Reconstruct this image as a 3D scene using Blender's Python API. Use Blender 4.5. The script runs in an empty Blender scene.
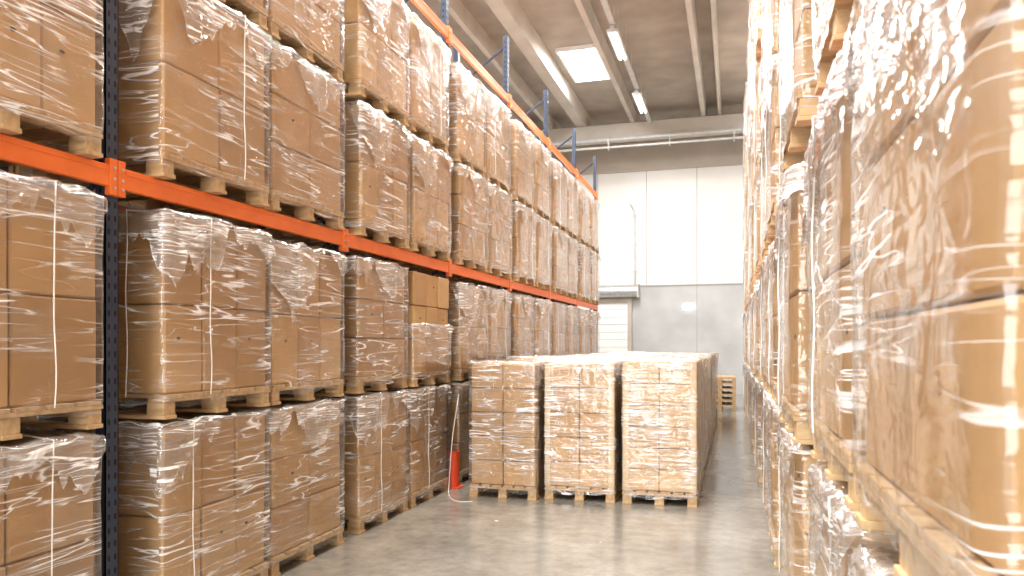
import bpy, bmesh, math, random
from mathutils import Matrix, Vector, noise

random.seed(7)
S = bpy.context.scene
COL = S.collection
S.view_settings.view_transform = 'Standard'

# ------------------------------------------------------------------ node helpers
def new_mat(name):
    m = bpy.data.materials.new(name); m.use_nodes = True
    nt = m.node_tree; nt.nodes.clear()
    out = nt.nodes.new('ShaderNodeOutputMaterial')
    return m, nt, out
def N(nt, t, **kw):
    n = nt.nodes.new(t)
    for k, v in kw.items():
        if k.startswith('i_'):
            key = k[2:]
            key = int(key) if key.isdigit() else key.replace('_', ' ')
            n.inputs[key].default_value = v
        else: setattr(n, k, v)
    return n
def L(nt, a, b): nt.links.new(a, b)
def math_n(nt, op, a, b=None, clamp=False):
    n = nt.nodes.new('ShaderNodeMath'); n.operation = op; n.use_clamp = clamp
    for i, v in enumerate((a, b)):
        if v is None: continue
        if isinstance(v, (int, float)): n.inputs[i].default_value = v
        else: nt.links.new(v, n.inputs[i])
    return n.outputs[0]
def ramp(nt, fac, stops):
    r = nt.nodes.new('ShaderNodeValToRGB')
    while len(r.color_ramp.elements) < len(stops): r.color_ramp.elements.new(0.5)
    for e, (p, c) in zip(r.color_ramp.elements, stops):
        e.position = p; e.color = (c[0], c[1], c[2], 1) if not isinstance(c, (int, float)) else (c, c, c, 1)
    nt.links.new(fac, r.inputs[0]); return r.outputs[0]

def simple_noise_mat(name, c1, c2, scale=5, rough=0.6, bump=0.1, metal=0.0, stretch=(1,1,1), detail=4, spec=0.5):
    m, nt, out = new_mat(name)
    tc = N(nt, 'ShaderNodeTexCoord'); mp = N(nt, 'ShaderNodeMapping'); mp.inputs['Scale'].default_value = stretch
    L(nt, tc.outputs['Object'], mp.inputs[0])
    nz = N(nt, 'ShaderNodeTexNoise', i_Scale=scale, i_Detail=detail); L(nt, mp.outputs[0], nz.inputs['Vector'])
    col = ramp(nt, nz.outputs[0], [(0.3, c1), (0.7, c2)])
    p = N(nt, 'ShaderNodeBsdfPrincipled', i_Roughness=rough, i_Metallic=metal)
    p.inputs['Specular IOR Level'].default_value = spec
    L(nt, col, p.inputs['Base Color'])
    if bump > 0:
        b = N(nt, 'ShaderNodeBump', i_Strength=bump, i_Distance=0.01); L(nt, nz.outputs[0], b.inputs['Height']); L(nt, b.outputs[0], p.inputs['Normal'])
    L(nt, p.outputs[0], out.inputs[0]); return m

# cardboard: per carton variation
def cardboard():
    m, nt, out = new_mat('cardboard')
    geo = N(nt, 'ShaderNodeNewGeometry'); oi = N(nt, 'ShaderNodeObjectInfo')
    tc = N(nt, 'ShaderNodeTexCoord')
    f = math_n(nt, 'ADD', math_n(nt, 'MULTIPLY', geo.outputs['Random Per Island'], 0.55), math_n(nt, 'MULTIPLY', oi.outputs['Random'], 0.45))
    base = ramp(nt, f, [(0.0, (0.43, 0.25, 0.103)), (0.5, (0.565, 0.342, 0.148)), (1.0, (0.69, 0.45, 0.215))])
    nz = N(nt, 'ShaderNodeTexNoise', i_Scale=3.0, i_Detail=4); L(nt, tc.outputs['Object'], nz.inputs['Vector'])
    dirt = ramp(nt, nz.outputs[0], [(0.3, 0.84), (0.65, 1.0)])
    mx = N(nt, 'ShaderNodeMix', data_type='RGBA', blend_type='MULTIPLY'); mx.inputs[0].default_value = 1
    L(nt, base, mx.inputs[6]); L(nt, dirt, mx.inputs[7])
    p = N(nt, 'ShaderNodeBsdfPrincipled', i_Roughness=0.55); p.inputs['Specular IOR Level'].default_value = 0.35
    L(nt, mx.outputs[2], p.inputs['Base Color'])
    L(nt, p.outputs[0], out.inputs[0]); return m

def wrap_mat(name, base, gain, gloss, loose=False, fine=1.0):
    m, nt, out = new_mat(name)
    uv = N(nt, 'ShaderNodeUVMap'); uv.uv_map = 'UVMap'
    oi = N(nt, 'ShaderNodeObjectInfo')
    off = math_n(nt, 'MULTIPLY', oi.outputs['Random'], 37.0)
    add = N(nt, 'ShaderNodeVectorMath', operation='ADD'); L(nt, uv.outputs[0], add.inputs[0])
    cmb = N(nt, 'ShaderNodeCombineXYZ'); L(nt, off, cmb.inputs[2]); L(nt, cmb.outputs[0], add.inputs[1])
    def streak(rot, sx, sy, width, dist=0.3):
        mp = N(nt, 'ShaderNodeMapping'); mp.inputs['Rotation'].default_value = (0, 0, math.radians(rot)); mp.inputs['Scale'].default_value = (sx * fine, sy * fine, 1)
        L(nt, add.outputs[0], mp.inputs[0])
        nz = N(nt, 'ShaderNodeTexNoise', i_Scale=1.0, i_Detail=2.5, i_Distortion=dist); L(nt, mp.outputs[0], nz.inputs['Vector'])
        d = math_n(nt, 'ABSOLUTE', math_n(nt, 'SUBTRACT', nz.outputs[0], 0.5))
        return math_n(nt, 'SUBTRACT', 1.0, math_n(nt, 'DIVIDE', d, width), True), nz.outputs[0]
    def patch(scale, lo, hi, loc):
        mp = N(nt, 'ShaderNodeMapping'); mp.inputs['Location'].default_value = (loc, loc, 0); L(nt, add.outputs[0], mp.inputs[0])
        nz = N(nt, 'ShaderNodeTexNoise', i_Scale=scale, i_Detail=1.0); L(nt, mp.outputs[0], nz.inputs['Vector'])
        return ramp(nt, nz.outputs[0], [(lo, 0.0), (hi, 1.0)])
    s1, n1 = streak(9, 0.9, 16, 0.020)
    s2, n2 = streak(-36, 1.0, 9, 0.013)
    s3, n3 = streak(70, 0.7, 9, 0.018, 0.7)
    p1 = patch(2.3 * fine, 0.45, 0.62, 0.0); p3 = patch(1.8 * fine, 0.40, 0.58, 7.3)
    sm = math_n(nt, 'ADD', math_n(nt, 'MULTIPLY', s1, math_n(nt, 'MULTIPLY', p1, 0.65)), math_n(nt, 'MULTIPLY', s2, math_n(nt, 'MULTIPLY', p3, 0.65)))
    sm = math_n(nt, 'ADD', sm, math_n(nt, 'MULTIPLY', s3, math_n(nt, 'MULTIPLY', p3, 0.85)))
    sm = math_n(nt, 'ADD', sm, math_n(nt, 'MULTIPLY', p1, 0.05))
    fac = math_n(nt, 'ADD', math_n(nt, 'MULTIPLY', sm, gain), base, True)
    cr = N(nt, 'ShaderNodeTexNoise', i_Scale=(6.5 if not loose else 11.0) * fine, i_Detail=2.0, i_Distortion=1.2); L(nt, add.outputs[0], cr.inputs['Vector'])
    h = math_n(nt, 'ADD', math_n(nt, 'MULTIPLY', math_n(nt, 'ADD', n1, n3), 0.8), math_n(nt, 'MULTIPLY', cr.outputs[0], 1.3))
    b = N(nt, 'ShaderNodeBump', i_Strength=1.0, i_Distance=(0.012 if not loose else 0.024) / fine); L(nt, h, b.inputs['Height'])
    gl = N(nt, 'ShaderNodeBsdfGlossy', i_Roughness=0.12); gl.inputs['Color'].default_value = (1, 1, 1, 1); L(nt, b.outputs[0], gl.inputs['Normal'])
    tr = N(nt, 'ShaderNodeBsdfTransparent'); tr.inputs['Color'].default_value = (1, 1, 1, 1)
    df = N(nt, 'ShaderNodeBsdfDiffuse'); df.inputs['Color'].default_value = (0.95, 0.95, 0.95, 1)
    L(nt, b.outputs[0], df.inputs['Normal'])
    fr = N(nt, 'ShaderNodeFresnel', i_IOR=1.4)
    gf = math_n(nt, 'MULTIPLY', math_n(nt, 'MINIMUM', fr.outputs[0], 0.22), gloss, True)
    m1 = N(nt, 'ShaderNodeMixShader'); L(nt, fac, m1.inputs[0]); L(nt, tr.outputs[0], m1.inputs[1]); L(nt, df.outputs[0], m1.inputs[2])
    m2 = N(nt, 'ShaderNodeMixShader'); L(nt, gf, m2.inputs[0]); L(nt, m1.outputs[0], m2.inputs[1]); L(nt, gl.outputs[0], m2.inputs[2])
    L(nt, m2.outputs[0], out.inputs[0]); return m

M_CARD = cardboard()
M_WOOD = simple_noise_mat('pallet_wood', (0.43, 0.275, 0.135), (0.64, 0.455, 0.25), 4, 0.7, 0.3, stretch=(1, 6, 6))
M_WRAP = wrap_mat('stretch_film', 0.010, 1.2, 1.8)
M_WRAPF = wrap_mat('stretch_film_tight', 0.035, 1.25, 2.2, fine=1.3)
M_LOOSE = wrap_mat('stretch_film_loose', 0.09, 1.7, 2.6, True)
M_HEM = wrap_mat('stretch_film_hem', 0.32, 1.7, 2.6, True)
M_STRAP = simple_noise_mat('strap_white', (0.80, 0.79, 0.75), (0.9, 0.89, 0.85), 20, 0.4, 0.0)
M_DARK = simple_noise_mat('hand_hole_dark', (0.07, 0.04, 0.02), (0.12, 0.07, 0.04), 20, 0.8, 0.0)
M_CORN = simple_noise_mat('edge_board', (0.66, 0.485, 0.28), (0.74, 0.565, 0.34), 6, 0.6, 0.0)
LOADMATS = [M_CARD, M_WOOD, M_WRAP, M_STRAP, M_DARK, M_CORN, M_LOOSE, M_HEM]
FLOORMATS = [M_CARD, M_WOOD, M_WRAPF, M_STRAP, M_DARK, M_CORN, M_LOOSE, M_HEM]
M_ORANGE = simple_noise_mat('orange_paint', (0.82, 0.16, 0.02), (0.92, 0.20, 0.03), 6, 0.38, 0.0)
M_BLUE = simple_noise_mat('dark_blue_paint', (0.018, 0.03, 0.06), (0.03, 0.045, 0.085), 6, 0.4, 0.0)
M_HOLE = simple_noise_mat('slot_dark', (0.003, 0.003, 0.004), (0.006, 0.006, 0.008), 6, 0.8, 0.0)
M_STEEL = simple_noise_mat('galvanised_steel', (0.5, 0.5, 0.5), (0.65, 0.65, 0.65), 10, 0.4, 0.0, metal=0.8)
M_RED = simple_noise_mat('red_guard_paint', (0.72, 0.07, 0.02), (0.82, 0.09, 0.03), 6, 0.4, 0.0)
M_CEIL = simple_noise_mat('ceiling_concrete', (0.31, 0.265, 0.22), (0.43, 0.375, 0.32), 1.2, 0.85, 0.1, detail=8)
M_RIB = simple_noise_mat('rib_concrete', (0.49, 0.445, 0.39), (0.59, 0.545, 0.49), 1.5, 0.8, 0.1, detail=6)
M_WALLW = simple_noise_mat('wall_panel_white', (0.66, 0.64, 0.61), (0.72, 0.70, 0.67), 0.8, 0.55, 0.0)
M_WALLG = simple_noise_mat('wall_concrete_grey', (0.38, 0.38, 0.38), (0.50, 0.50, 0.50), 1.0, 0.6, 0.0, detail=8)
M_WALLB = simple_noise_mat('wall_concrete_beige', (0.42, 0.365, 0.31), (0.50, 0.445, 0.385), 1.0, 0.8, 0.0, detail=8)
M_SEAM = simple_noise_mat('panel_seam', (0.30, 0.29, 0.28), (0.36, 0.35, 0.34), 5, 0.8, 0.0)
M_DOOR = simple_noise_mat('door_white', (0.80, 0.79, 0.78), (0.86, 0.85, 0.84), 2, 0.4, 0.0)
M_GREY = simple_noise_mat('fixture_grey', (0.45, 0.45, 0.44), (0.55, 0.55, 0.54), 6, 0.5, 0.0)
M_PINK = simple_noise_mat('paper_scrap', (0.75, 0.55, 0.5), (0.85, 0.8, 0.75), 6, 0.7, 0.0)

def floor_mat():
    m, nt, out = new_mat('polished_concrete')
    tc = N(nt, 'ShaderNodeTexCoord')
    n1 = N(nt, 'ShaderNodeTexNoise', i_Scale=0.9, i_Detail=8, i_Roughness=0.65); L(nt, tc.outputs['Object'], n1.inputs['Vector'])
    n2 = N(nt, 'ShaderNodeTexNoise', i_Scale=7, i_Detail=6, i_Roughness=0.7); L(nt, tc.outputs['Object'], n2.inputs['Vector'])
    c = ramp(nt, n1.outputs[0], [(0.3, (0.18, 0.163, 0.135)), (0.5, (0.275, 0.252, 0.215)), (0.72, (0.39, 0.36, 0.315))])
    c2 = ramp(nt, n2.outputs[0], [(0.35, 0.72), (0.6, 1.0)])
    mx = N(nt, 'ShaderNodeMix', data_type='RGBA', blend_type='MULTIPLY'); mx.inputs[0].default_value = 1
    L(nt, c, mx.inputs[6]); L(nt, c2, mx.inputs[7])
    r = ramp(nt, n1.outputs[0], [(0.3, 0.10), (0.7, 0.24)])
    p = N(nt, 'ShaderNodeBsdfPrincipled'); L(nt, mx.outputs[2], p.inputs['Base Color']); L(nt, r, p.inputs['Roughness'])
    p.inputs['Specular IOR Level'].default_value = 0.9
    L(nt, p.outputs[0], out.inputs[0]); return m
M_FLOOR = floor_mat()
def emis(name, col, st):
    m, nt, out = new_mat(name)
    e = N(nt, 'ShaderNodeEmission'); e.inputs[0].default_value = (*col, 1); e.inputs[1].default_value = st
    L(nt, e.outputs[0], out.inputs[0])
    try: m.cycles.emission_sampling = 'NONE'
    except Exception: pass
    return m
M_TUBE = emis('tube_glow', (1.0, 0.98, 0.94), 10)
M_SKY = emis('skylight_glass', (0.9, 0.96, 1.0), 6)
M_EXIT = emis('sign_glow', (0.95, 1.0, 0.97), 8)

# ------------------------------------------------------------------ mesh helpers
def add_box(bm, x0, x1, y0, y1, z0, z1, mat, rz=0.0, bev=0.0, rx=0.0, ry=0.0):
    c = Vector(((x0 + x1) / 2, (y0 + y1) / 2, (z0 + z1) / 2))
    M = Matrix.Translation(c) @ Matrix.Rotation(rz, 4, 'Z') @ Matrix.Rotation(ry, 4, 'Y') @ Matrix.Rotation(rx, 4, 'X') @ Matrix.Diagonal((x1 - x0, y1 - y0, z1 - z0, 1))
    r = bmesh.ops.create_cube(bm, size=1.0, matrix=M)
    fs = set(f for v in r['verts'] for f in v.link_faces)
    for f in fs: f.material_index = mat
    if bev > 0:
        es = list(set(e for v in r['verts'] for e in v.link_edges))
        bmesh.ops.bevel(bm, geom=es, offset=bev, segments=1, affect='EDGES')
def add_cyl(bm, p0, p1, r, mat, seg=12, sq=None):
    p0 = Vector(p0); p1 = Vector(p1); d = p1 - p0
    q = d.to_track_quat('Z', 'Y').to_matrix().to_4x4()
    M = Matrix.Translation((p0 + p1) / 2) @ (Matrix.Diagonal((*sq, 1)) if sq else Matrix.Identity(4)) @ q
    res = bmesh.ops.create_cone(bm, cap_ends=True, segments=seg, radius1=r, radius2=r, depth=d.length, matrix=M)
    for f in set(f for v in res['verts'] for f in v.link_faces): f.material_index = mat
def to_mesh(bm, name, mats):
    me = bpy.data.meshes.new(name); bm.to_mesh(me); bm.free()
    for m in mats: me.materials.append(m)
    return me
def obj(name, me, loc=(0, 0, 0), rz=0.0, parent=None):
    o = bpy.data.objects.new(name, me); COL.objects.link(o); o.location = loc; o.rotation_euler[2] = rz
    if parent: o.parent = parent
    return o

def pallet(bm, W, D, z=0.0):
    x, y = D / 2, W / 2
    for yy in (-y + .05, 0, y - .05):
        add_box(bm, -x, x, yy - .05, yy + .05, z, z + .022, 1, bev=.002)
        for xx in (-x + .07, 0, x - .07):
            add_box(bm, xx - .06, xx + .06, yy - .048, yy + .048, z + .022, z + .1, 1, bev=.002)
    for xx in (-x + .06, 0, x - .06):
        add_box(bm, xx - .06, xx + .06, -y, y, z + .1, z + .122, 1, bev=.002)
    n = 6; w = W / n
    for i in range(n):
        a = -y + i * w
        add_box(bm, -x, x, a + .012, a + w - .012, z + .122, z + .144, 1, bev=.002)

def perim(a, b, r, step):
    pts = []
    cs = [(a - r, -b + r, -90), (a - r, b - r, 0), (-a + r, b - r, 90), (-a + r, -b + r, 180)]
    for i, (cx, cy, ang) in enumerate(cs):
        for k in range(4):
            t = math.radians(ang + 30 * k)
            pts.append((cx + r * math.cos(t), cy + r * math.sin(t), math.cos(t), math.sin(t)))
        nx = cs[(i + 1) % 4]; t = math.radians(ang + 90)
        p0 = (cx + r * math.cos(t), cy + r * math.sin(t)); p1 = (nx[0] + r * math.cos(t), nx[1] + r * math.sin(t))
        l = math.hypot(p1[0] - p0[0], p1[1] - p0[1]); n = max(2, int(l / step))
        for k in range(1, n):
            f = k / n
            pts.append((p0[0] + (p1[0] - p0[0]) * f, p0[1] + (p1[1] - p0[1]) * f, math.cos(t), math.sin(t)))
    out = []; s = 0
    for i, p in enumerate(pts):
        if i: s += math.hypot(p[0] - pts[i - 1][0], p[1] - pts[i - 1][1])
        out.append((*p, s))
    return out, s + math.hypot(pts[0][0] - pts[-1][0], pts[0][1] - pts[-1][1])

def nz(x, y, z): return noise.noise(Vector((x, y, z)))

def build_load(name, W, D, H, layers, cf, cs, seed, straps=(), corner=False, step=.035, bare=False, skirt=0.22, marks=True, mats=None, bag=.8):
    rnd = random.Random(seed)
    bm = bmesh.new(); uvl = bm.loops.layers.uv.new('UVMap')
    pallet(bm, W, D)
    z0 = .146; h = (H - z0) / layers
    cw = (W - .03); cd = (D - .03)
    for l in range(layers):
        f = cf; s = cs
        for j in range(f):
            for i in range(s):
                if s > 2 and 0 < i < s - 1 and 0 < j < f - 1 and l < layers - 1: continue
                x0 = -cd / 2 + cd * i / s; x1 = x0 + cd / s; y0 = -cw / 2 + cw * j / f; y1 = y0 + cw / f
                jx = rnd.uniform(-.010, .006); jy = rnd.uniform(-.003, .003)
                add_box(bm, x0 + .004 + jx, x1 - .004 + jx, y0 + .004 + jy, y1 - .004 + jy, z0 + h * l + .001, z0 + h * (l + 1) - .005, 0, rz=rnd.uniform(-.012, .012), bev=.010)
                zc = z0 + h * (l + .62)
                if marks and rnd.random() < .35:
                    yc = (y0 + y1) / 2 + rnd.uniform(-.05, .05)
                    if i == s - 1: add_cyl(bm, (x1 + jx - .008, yc, zc), (x1 + jx - .001, yc, zc), .016, 4, 12, sq=(1, 1, .6))
                    if i == 0: add_cyl(bm, (x0 + jx + .001, yc, zc), (x0 + jx + .008, yc, zc), .016, 4, 12, sq=(1, 1, .6))
    a, b = D / 2 + .004, W / 2 + .004
    if corner:
        for sx in (-1, 1):
            for sy in (-1, 1):
                X = sx * (cd / 2 + .008); Y = sy * (cw / 2 + .008)
                add_box(bm, min(X, X - sx * .06), max(X, X - sx * .06), Y - .003, Y + .003, z0, H - .01, 5)
                add_box(bm, X - .003, X + .003, min(Y, Y - sy * .06), max(Y, Y - sy * .06), z0, H - .01, 5)
    pts, per = perim(a, b, .03, step)
    n = len(pts); zt = H + .008; zb = .07
    if bare: zt = H * .55
    rows = int((zt - zb) / step)
    grid = []; o = seed * 3.7
    for r in range(rows + 1):
        t = r / rows; z = zb + (zt - zb) * t; ring = []
        for k, (x, y, nx, ny, s) in enumerate(pts):
            q = 2 * math.pi * s / per
            cx = math.cos(q) * per / 6; cy = math.sin(q) * per / 6
            d = .004 + bag * (.016 * abs(nz(2.2 * cx + o, 2.2 * cy, z * 3.5)) + .012 * abs(nz(cx * 7, cy * 7 + o, z * 2.2 + s)) + .004 * nz(x * 14, y * 14, z * 6 + o))
            if t < .06: d -= .010
            zz = z
            if r == rows: zz += .012 * nz(x * 6, y * 6, o)
            if r == 0: zz += .03 * nz(x * 5, y * 5, o)
            ring.append(bm.verts.new((x + nx * d, y + ny * d, zz)))
        grid.append(ring)
    def face(vs, uvs, mat):
        f = bm.faces.new(vs); f.material_index = mat; f.smooth = True
        for lp, u in zip(f.loops, uvs): lp[uvl].uv = u
    for r in range(rows):
        for k in range(n):
            k2 = (k + 1) % n; s0 = pts[k][4]; s1 = pts[k2][4] if k2 else per
            v0 = zb + (zt - zb) * r / rows; v1 = zb + (zt - zb) * (r + 1) / rows
            face([grid[r][k], grid[r][k2], grid[r + 1][k2], grid[r + 1][k]], [(s0, v0), (s1, v0), (s1, v1), (s0, v1)], 2)
    if not bare:
        prev = grid[-1]; prevf = 1.0
        for st in (.93, .8, .6, .35, .1):
            ring = []
            for (x, y, nx, ny, s) in pts:
                zz = zt + .012 + .022 * nz(x * st * 7 + o, y * st * 7, 1.3)
                ring.append(bm.verts.new((x * st, y * st, zz)))
            for k in range(n):
                k2 = (k + 1) % n
                p = pts[k]; p2 = pts[k2]
                face([prev[k], prev[k2], ring[k2], ring[k]], [(p[0] * prevf + 9, p[1] * prevf), (p2[0] * prevf + 9, p2[1] * prevf), (p2[0] * st + 9, p2[1] * st), (p[0] * st + 9, p[1] * st)], 6)
            prev = ring; prevf = st
    # -- loose skirt of film hanging from the top (gathered, ragged lower edge)
    pts2, per2 = perim(a, b, .03, .018)
    n2 = len(pts2)
    R = 9; rings = []; lens = []; zs = zt + (.02 if not bare else .0)
    TT = [0, .12, .24, .36, .48, .6, .72, .84, .955, 1.0]
    for (x, y, nx, ny, s) in pts2:
        q = 2 * math.pi * s / per2; cx = math.cos(q) * per2 / 5; cy = math.sin(q) * per2 / 5
        lens.append(max(.02, skirt * (.42 + 2.4 * nz(cx * 1.8 + o, cy * 1.8, .5) + .7 * nz(cx * 7, cy * 7 + o, .1) + .25 * nz(cx * 25, cy * 25 + o, .1))))
    for r in range(R + 1):
        t = TT[r]; ring = []
        for (x, y, nx, ny, s), ln in zip(pts2, lens):
            q = 2 * math.pi * s / per2; cx = math.cos(q) * per2 / 5; cy = math.sin(q) * per2 / 5
            d = .016 + bag * ((.030 * abs(nz(cx * 7 + o, cy * 7, t * 1.2)) + .024 * abs(nz(cx * 18, cy * 18 + o, t * .8))) * (0.25 + t) + .004 * nz(cx * 30, cy * 30, t * 4))
            if r == 0: d = -.01
            ring.append(bm.verts.new((x + nx * d, y + ny * d, zs + .03 * nz(cx * 5, cy * 5, o) * (1 - t) - ln * t)))
        rings.append(ring)
    for r in range(R):
        for k in range(n2):
            k2 = (k + 1) % n2; s0 = pts2[k][4]; s1 = pts2[k2][4] if k2 else per2
            a0 = lens[k]; a1 = lens[k2]
            face([rings[r + 1][k], rings[r + 1][k2], rings[r][k2], rings[r][k]], [(s0, 5 - a0 * TT[r + 1]), (s1, 5 - a1 * TT[r + 1]), (s1, 5 - a1 * TT[r]), (s0, 5 - a0 * TT[r])], 7 if r == R - 1 else 6)
    for (axis, c) in straps:
        w = .0034; e = .022; pa = []
        if axis == 'y':
            for k in range(13): pa.append((a + e + .004 * math.sin(k * 1.1), c + .006 * math.sin(k * .7), .13 + (H + .02 - .13) * k / 12))
            for k in range(1, 8): pa.append((a - 2 * a * k / 8, c, H + .036))
            for k in range(13): pa.append((-a - e, c + .006 * math.sin(k * .9), H + .02 - (H + .02 - .13) * k / 12))
        else:
            for k in range(13): pa.append((c + .006 * math.sin(k * .7), b + e, .13 + (H + .02 - .13) * k / 12))
            for k in range(1, 8): pa.append((c, b - 2 * b * k / 8, H + .036))
            for k in range(13): pa.append((c + .006 * math.sin(k * .9), -b - e, H + .02 - (H + .02 - .13) * k / 12))
        for p0, p1 in zip(pa[:-1], pa[1:]): add_cyl(bm, p0, p1, w, 3, 5)
    return to_mesh(bm, name, mats or LOADMATS)

HL = 1.215
RL = [
    build_load('rack_load_a', 1.04, 1.0, HL, 2, 3, 2, 1, straps=(('y', -.15), ('x', .25)), skirt=.26),
    build_load('rack_load_b', 1.04, 1.0, HL, 2, 2, 2, 2, straps=(('y', .2),), skirt=.24),
    build_load('rack_load_c', 1.04, 1.0, HL, 2, 3, 2, 3, straps=(('y', -.3),), skirt=.36),
    build_load('rack_load_d', 1.04, 1.0, HL, 3, 2, 2, 4, straps=(), skirt=.22),
    build_load('rack_load_e', 1.04, 1.0, HL - .03, 2, 3, 3, 5, straps=(('x', 0.3),), skirt=.32),
]
RB = build_load('rack_load_bare', 1.04, 1.0, HL, 3, 3, 2, 6, bare=True, skirt=.12)
ML = [
    build_load('floor_load_a', .78, 1.18, 1.49, 5, 2, 3, 11, step=.05, skirt=.18, mats=FLOORMATS, bag=.45, marks=False),
    build_load('floor_load_b', .78, 1.18, 1.50, 5, 2, 3, 12, step=.05, corner=True, skirt=.42, mats=FLOORMATS, bag=.45, marks=False),
    build_load('floor_load_c', .78, 1.18, 1.52, 6, 2, 3, 13, step=.05, corner=True, skirt=.18, mats=FLOORMATS, bag=.45, marks=False),
]

# ------------------------------------------------------------------ racks
BAY = 2.53; Y0 = 3.35
FL = -3.2      # face of loads left
FR = 0.29      # face of loads right
def rack(name, xf, dr, ks, beams, top):
    """xf: plane of the aisle-side posts, dr: direction from the aisle into the rack"""
    bm = bmesh.new()
    def bx(u0, u1, y0, y1, z0, z1, m, **k):
        a, b = xf + dr * u0, xf + dr * u1
        add_box(bm, min(a, b), max(a, b), y0, y1, z0, z1, m, **k)
    ys = [Y0 + BAY * k for k in ks]
    for y in ys:
        for u in (.0, .80):
            bx(u, u + .008, y - .045, y + .045, 0.01, top, 1)
            bx(u, u + .07, y - .045, y - .040, 0.01, top, 1)
            bx(u, u + .07, y + .040, y + .045, 0.01, top, 1)
            bx(u - .03, u + .10, y - .06, y + .06, 0, .01, 3)
            if u == 0:
                z = .15
                while z < top - .05:
                    for yy in (-.022, .022):
                        bx(-.0015, .001, y + yy - .006, y + yy + .006, z - .016, z + .016, 2)
                    bx(.025, .045, y - .0465, y - .044, z - .014, z + .014, 2)
                    z += .075
        z = .3; fl = 0
        while z < top - .6:
            p0 = (xf + dr * .05, y, z); p1 = (xf + dr * .82, y, z + .55)
            if fl: p0 = (p0[0], y, z + .55); p1 = (p1[0], y, z)
            add_cyl(bm, p0, p1, .018, 1, 8); z += .6; fl = 1 - fl
    for y0, y1 in zip(ys[:-1], ys[1:]):
        for zc in beams:
            for u in (-.035, .84):
                bx(u, u + .035, y0 + .05, y1 - .05, zc - .065, zc + .055, 0, bev=.006)
                bx(u - .004, u + .002, y0 + .06, y1 - .06, zc + .02, zc + .035, 0)
            for ye, s in ((y0, 1), (y1, -1)):
                bx(-.042, -.002, min(ye + s * .002, ye + s * .055), max(ye + s * .002, ye + s * .055), zc - .11, zc + .09, 0, bev=.003)
                for q in (-.07, -.02, .04): add_cyl(bm, (xf - dr * .050, ye + s * .028, zc + q), (xf - dr * .040, ye + s * .028, zc + q), .008, 3, 8)
    return obj(name, to_mesh(bm, name, [M_ORANGE, M_BLUE, M_HOLE, M_STEEL]))
rack('pallet_rack', FL - .10, -1, range(-2, 7), (2.63, 5.42), 6.4)
rack('pallet_rack', FR + .10, 1, range(-2, 9), (2.63, 5.42), 8.3)
rack('pallet_rack', -5.50, 1, range(-2, 7), (2.63, 5.42), 5.6)      # rack added behind the left one so its bright gaps turn dark

def place(me, x, y, z, rz):
    return obj('wrapped_pallet_load', me, (x, y, z), rz)
LV = [0.0, 1.262, 2.687, 3.949]
rnd = random.Random(21)
for k in range(-2, 6):
    yb = Y0 + BAY * k
    cs = (.70, 1.85)
    if k == 0: cs = (.79, 1.895)
    for si, c in enumerate(cs):
        for li, z in enumerate(LV):
            if k == 0 and si == 0: me = RL[[2, 0, 1, 0][li]]
            elif k == -1 and si == 1: me = RL[[1, 1, 2, 0][li]]
            else: me = RL[rnd.choice([0, 1, 2, 3, 4])]
            if k == 1 and si == 1 and li == 1: me = RB
            place(me, FL - .5 + rnd.uniform(-.02, .012), yb + c + rnd.uniform(-.006, .006), z + 0.0005, 0)
LVR = LV + [5.477, 6.739]
for k in range(-2, 8):
    yb = Y0 + BAY * k
    for si, c in enumerate((.70, 1.85)):
        colj = rnd.uniform(-.03, .05)
        if k == -1: colj = (0.0, .012)[si]
        if k == 0: colj = (-.03, .04)[si]
        for li, z in enumerate(LVR):
            me = RL[rnd.choice([0, 1, 2, 3, 4])]
            place(me, FR + .5 + colj + rnd.uniform(-.012, .012), yb + c + rnd.uniform(-.006, .006), z + 0.0005, math.pi)
rn2 = random.Random(5)
for k in range(-2, 6):  # loads added on the back rack to close bright slits in the left rack
    for c in (.70, 1.85):
        for z in LV:
            place(RL[rn2.choice([0, 1, 2, 3, 4])], -5.10 + rn2.uniform(-.02, .02), Y0 + BAY * k + c, z + .0005, math.pi)

# ------------------------------------------------------------------ floor loads in the aisle
xs = (-2.45, -1.61, -.77)
for r in range(8):
    for c, x in enumerate(xs):
        me = ML[[0, 1, 2][c]] if r == 0 else ML[rnd.choice([0, 1, 2])]
        y = 8.05 + .59 + r * 1.29 + (rnd.uniform(-.03, .03)) - (.12 if (r == 0 and c == 0) else 0)
        place(me, x + rnd.uniform(-.012, .012), y, 0, -math.pi / 2 + rnd.uniform(-.012, .012))

bm = bmesh.new()
for i in range(6): pallet(bm, .8, 1.2, z=i * .1445)
obj('empty_pallet_stack', to_mesh(bm, 'empty_pallet_stack', LOADMATS), (-.35, 20.8, 0), math.pi / 2)

# upright guard: half-round column protector on a foot plate
bm = bmesh.new()
gx = FL - .035; gy = Y0 + 2 * BAY
seg = 10; va = []
for i in range(seg + 1):
    t = -math.pi / 2 + math.pi * i / seg
    va.append([bm.verts.new((gx + rr_ * math.cos(t), gy + rr_ * math.sin(t), zz)) for rr_ in (.075, .083) for zz in (.012, .43)])
for p, q in zip(va[:-1], va[1:]):
    bm.faces.new([p[2], q[2], q[3], p[3]]); bm.faces.new([q[0], p[0], p[1], q[1]]); bm.faces.new([p[1], p[3], q[3], q[1]])
for e in (va[0], va[-1]): bm.faces.new([e[0], e[2], e[3], e[1]])
add_box(bm, gx - .01, gx + .12, gy - .10, gy + .10, 0, .012, 0)
bmesh.ops.recalc_face_normals(bm, faces=bm.faces)
obj('rack_upright_guard', to_mesh(bm, 'guard', [M_RED]))

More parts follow.
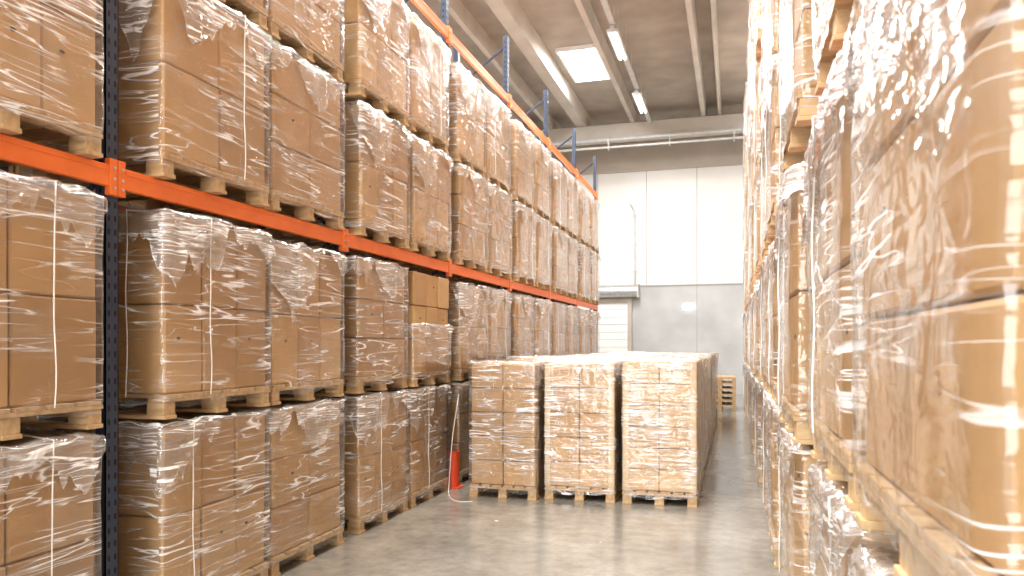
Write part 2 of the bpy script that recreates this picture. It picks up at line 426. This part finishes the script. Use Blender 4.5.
# loose strap dangling by the guard and trailing on the floor
cu = bpy.data.curves.new('loose_strap', 'CURVE'); cu.dimensions = '3D'; cu.bevel_depth = .005; cu.bevel_resolution = 2
sp = cu.splines.new('NURBS')
P = [(-3.12, 8.32, 1.12), (-3.11, 8.22, .95), (-3.12, 8.12, .7), (-3.10, 8.0, .4), (-3.11, 7.98, .12), (-3.09, 7.9, .008), (-3.0, 7.75, .007), (-2.92, 7.62, .007), (-2.80, 7.60, .007), (-2.72, 7.66, .007)]
sp.points.add(len(P) - 1)
for p, c in zip(sp.points, P): p.co = (*c, 1)
sp.use_endpoint_u = True; sp.order_u = 4
cu.materials.append(M_STRAP)
obj('loose_strap', cu)

# paper scraps on the floor
bm = bmesh.new()
rr = random.Random(4)
for (x, y) in ((-.18, 8.3), (-.05, 9.6), (-1.1, 6.4), (-2.2, 6.9), (-.25, 12.0)):
    s = rr.uniform(.010, .022); add_box(bm, x - s, x + s, y - s * .6, y + s * .6, 0.001, .004, 0, rz=rr.uniform(0, 3))
obj('paper_scraps', to_mesh(bm, 'scraps', [M_PINK]))

# ------------------------------------------------------------------ room shell
XL, XR, YN, YF, ZC = -9.0, 7.0, -8.0, 27.0, 9.45
bm = bmesh.new(); add_box(bm, XL - .3, XR + .3, YN - .3, YF + .3, -.2, 0, 0); obj('floor', to_mesh(bm, 'floor', [M_FLOOR]))
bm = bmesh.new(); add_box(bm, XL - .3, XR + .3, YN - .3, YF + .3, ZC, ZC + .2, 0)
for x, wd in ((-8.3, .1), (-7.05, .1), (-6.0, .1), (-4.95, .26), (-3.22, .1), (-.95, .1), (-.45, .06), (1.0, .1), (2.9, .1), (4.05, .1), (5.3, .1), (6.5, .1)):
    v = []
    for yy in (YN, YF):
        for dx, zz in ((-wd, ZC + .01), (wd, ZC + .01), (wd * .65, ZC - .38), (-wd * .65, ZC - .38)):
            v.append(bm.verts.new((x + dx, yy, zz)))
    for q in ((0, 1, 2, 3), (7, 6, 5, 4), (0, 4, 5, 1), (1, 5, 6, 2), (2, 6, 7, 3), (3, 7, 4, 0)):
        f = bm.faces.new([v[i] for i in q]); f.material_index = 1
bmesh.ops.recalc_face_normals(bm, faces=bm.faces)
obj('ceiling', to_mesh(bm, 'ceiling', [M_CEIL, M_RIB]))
bm = bmesh.new()
add_box(bm, XL - .3, XR + .3, YF, YF + .3, 0, 3.8, 1)
add_box(bm, XL - .3, XR + .3, YF, YF + .3, 3.8, 7.9, 0)
add_box(bm, XL - .3, XR + .3, YF - .05, YF + .3, 7.9, ZC, 2)
for i in range(-4, 5):
    x = -3.0 + 1.75 * i
    if XL < x < XR: add_box(bm, x - .012, x + .012, YF - .006, YF + .01, 3.8, 7.9, 3)
for i in range(-2, 3):
    x = -1.25 + 3.5 * i
    if XL < x < XR: add_box(bm, x - .012, x + .012, YF - .006, YF + .01, 0, 3.8, 3)
add_box(bm, XL, XR, YF - .02, YF + .01, 3.78, 3.83, 3)
obj('wall_far', to_mesh(bm, 'wall_far', [M_WALLW, M_WALLG, M_WALLB, M_SEAM]))
bm = bmesh.new(); add_box(bm, XL - .3, XL, YN, YF, 0, ZC, 0); obj('wall_left', to_mesh(bm, 'wall_left', [M_WALLW]))
bm = bmesh.new(); add_box(bm, XR, XR + .3, YN, YF, 0, ZC, 0); obj('wall_right', to_mesh(bm, 'wall_right', [M_WALLW]))
bm = bmesh.new()
add_box(bm, XL - .3, -5, YN - .3, YN, 0, ZC, 0); add_box(bm, 0, XR + .3, YN - .3, YN, 0, ZC, 0); add_box(bm, -5, 0, YN - .3, YN, 5, ZC, 0)  # unseen wall, its gate opening added to let the rear fill in
obj('wall_near', to_mesh(bm, 'wall_near', [M_WALLW]))
bm = bmesh.new()
add_box(bm, XL, XR, 24.9, 25.4, 8.55, ZC - .385, 0, bev=.02)
obj('trim_girder', to_mesh(bm, 'girder', [M_RIB]))
bm = bmesh.new()
add_cyl(bm, (XL, 24.75, 8.5), (XR, 24.75, 8.5), .06, 0, 14)
add_cyl(bm, (XL, 24.75, 8.25), (XR, 24.75, 8.25), .04, 0, 14)
for i in range(8):
    x = XL + 1 + i * 2; add_box(bm, x - .02, x + .02, 24.68, 24.895, 8.18, 8.62, 0)
obj('ceiling_pipes', to_mesh(bm, 'pipes', [M_GREY]))
bm = bmesh.new()
add_cyl(bm, (-3.4, YF - .08, 3.9), (-3.4, YF - .08, 6.5), .035, 0, 10)
add_cyl(bm, (-3.4, YF - .08, 6.5), (-3.55, YF - .08, 6.75), .035, 0, 10)
for z in (4.3, 5.3, 6.3): add_box(bm, -3.46, -3.34, YF - .12, YF - .001, z, z + .04, 0)
obj('wall_conduit', to_mesh(bm, 'conduit', [M_GREY]))
bm = bmesh.new()
E = .03
add_cyl(bm, (-6.4, YF - .27, 3.62), (-3.25, YF - .27, 3.62), .22, 3, 24)
for x in (-6.4, -3.25): add_box(bm, x - .02, x + .02, YF - .51, YF - E, 3.38, 3.86, 1, bev=.005)
add_box(bm, -6.3, -6.15, YF - .16, YF - E, 0, 3.38, 2); add_box(bm, -3.65, -3.5, YF - .16, YF - E, 0, 3.38, 2)
for i in range(12):
    add_box(bm, -6.15, -3.65, YF - .10, YF - .05, .27 * i + .005, .27 * (i + 1) - .005, 0, bev=.006)
add_box(bm, -6.15, -3.65, YF - .14, YF - .04, 3.20, 3.38, 2)
obj('door_1', to_mesh(bm, 'door', [M_DOOR, M_GREY, M_WALLB, M_STEEL]))
bm = bmesh.new()
add_box(bm, -1.72, -1.36, YF - .10, YF - .005, 2.94, 3.14, 1, bev=.01); add_box(bm, -1.60, -1.48, YF - .06, YF - .004, 3.13, 3.18, 0)
obj('exit_sign_lamp', to_mesh(bm, 'exit', [M_GREY, M_EXIT]))

# ------------------------------------------------------------------ lamps
def area(name, loc, sx, sy, power, col, parent=None, rot=(0, 0, 0)):
    l = bpy.data.lights.new(name, 'AREA'); l.shape = 'RECTANGLE'; l.size = sx; l.size_y = sy; l.energy = power; l.color = col
    o = bpy.data.objects.new(name, l); COL.objects.link(o); o.location = loc; o.rotation_euler = rot
    if parent: o.parent = parent
    return o
bm = bmesh.new()
add_box(bm, -.13, .13, -.85, .85, 0.02, .09, 0, bev=.01); add_box(bm, -.05, .05, -.86, .86, .09, .16, 0)
for s in (-.06, .06): add_cyl(bm, (s, -.8, .0), (s, .8, .0), .02, 1, 10)
for sy in (-.6, .6):
    for sx in (-.1, .1): add_cyl(bm, (sx, sy, .08), (sx, sy, .749), .006, 0, 6)
fx = to_mesh(bm, 'fluorescent', [M_GREY, M_TUBE])
for x in (-2.62, 3.4):
    for y in (-4.5, 0.0, 4.6, 9.2, 13.4, 17.6, 22.0):
        o = obj('fluorescent_lamp', fx, (x, y, ZC - .75))
        area('tube_light', (0, 0, -.03), .2, 1.6, 300, (1.0, .95, .88), o)
    bm = bmesh.new(); add_box(bm, x - .06, x + .06, YN + .5, 24.6, ZC - .56, ZC - .50, 0)
    for i in range(11): add_cyl(bm, (x, YN + 1 + i * 3, ZC - .5), (x, YN + 1 + i * 3, ZC - .001), .01, 0, 6)
    obj('lamp_cable_tray', to_mesh(bm, 'tray', [M_GREY]))
bm = bmesh.new()
add_box(bm, -.47, .47, -1.15, 1.15, -.02, 0.0, 1)
for s in (-1, 1):
    add_box(bm, s * .50 - .03, s * .50 + .03, -1.21, 1.21, -.10, .0, 0); add_box(bm, -.5, .5, s * 1.18 - .03, s * 1.18 + .03, -.10, 0, 0)
sk = to_mesh(bm, 'skylight', [M_DOOR, M_SKY])
n = 0
for x in (-3.93, 2.0):
    for y in (-3.3, 4.5, 12.4, 20.3):
        n += 1
        o = obj('window_%d' % n, sk, (x, y, ZC - .001))
        area('daylight', (0, 0, -.03), .92, 2.25, 600, (.96, .98, 1.0), o)
area('added_rear_fill', (-2.5, YN - .2, 2.6), 4.8, 4.6, 800, (1.0, .98, .95), None, (math.radians(90), 0, 0))  # added fill lamp behind the camera, brightens the load sides facing it

w = bpy.data.worlds.new('world'); S.world = w; w.use_nodes = True
w.node_tree.nodes['Background'].inputs[0].default_value = (.8, .9, 1, 1); w.node_tree.nodes['Background'].inputs[1].default_value = 1.0

# ------------------------------------------------------------------ camera
cd = bpy.data.cameras.new('camera'); cam = bpy.data.objects.new('camera', cd); COL.objects.link(cam)
cam.location = (0, 0, 1.7); cam.rotation_euler = (math.radians(90), 0, math.radians(16.5))
cd.lens = 750 / 1024 * 36; cd.sensor_width = 36; cd.shift_y = 57 / 1024
cd.clip_start = .05; cd.dof.use_dof = True; cd.dof.focus_distance = 7.5; cd.dof.aperture_fstop = 5.0
S.camera = cam
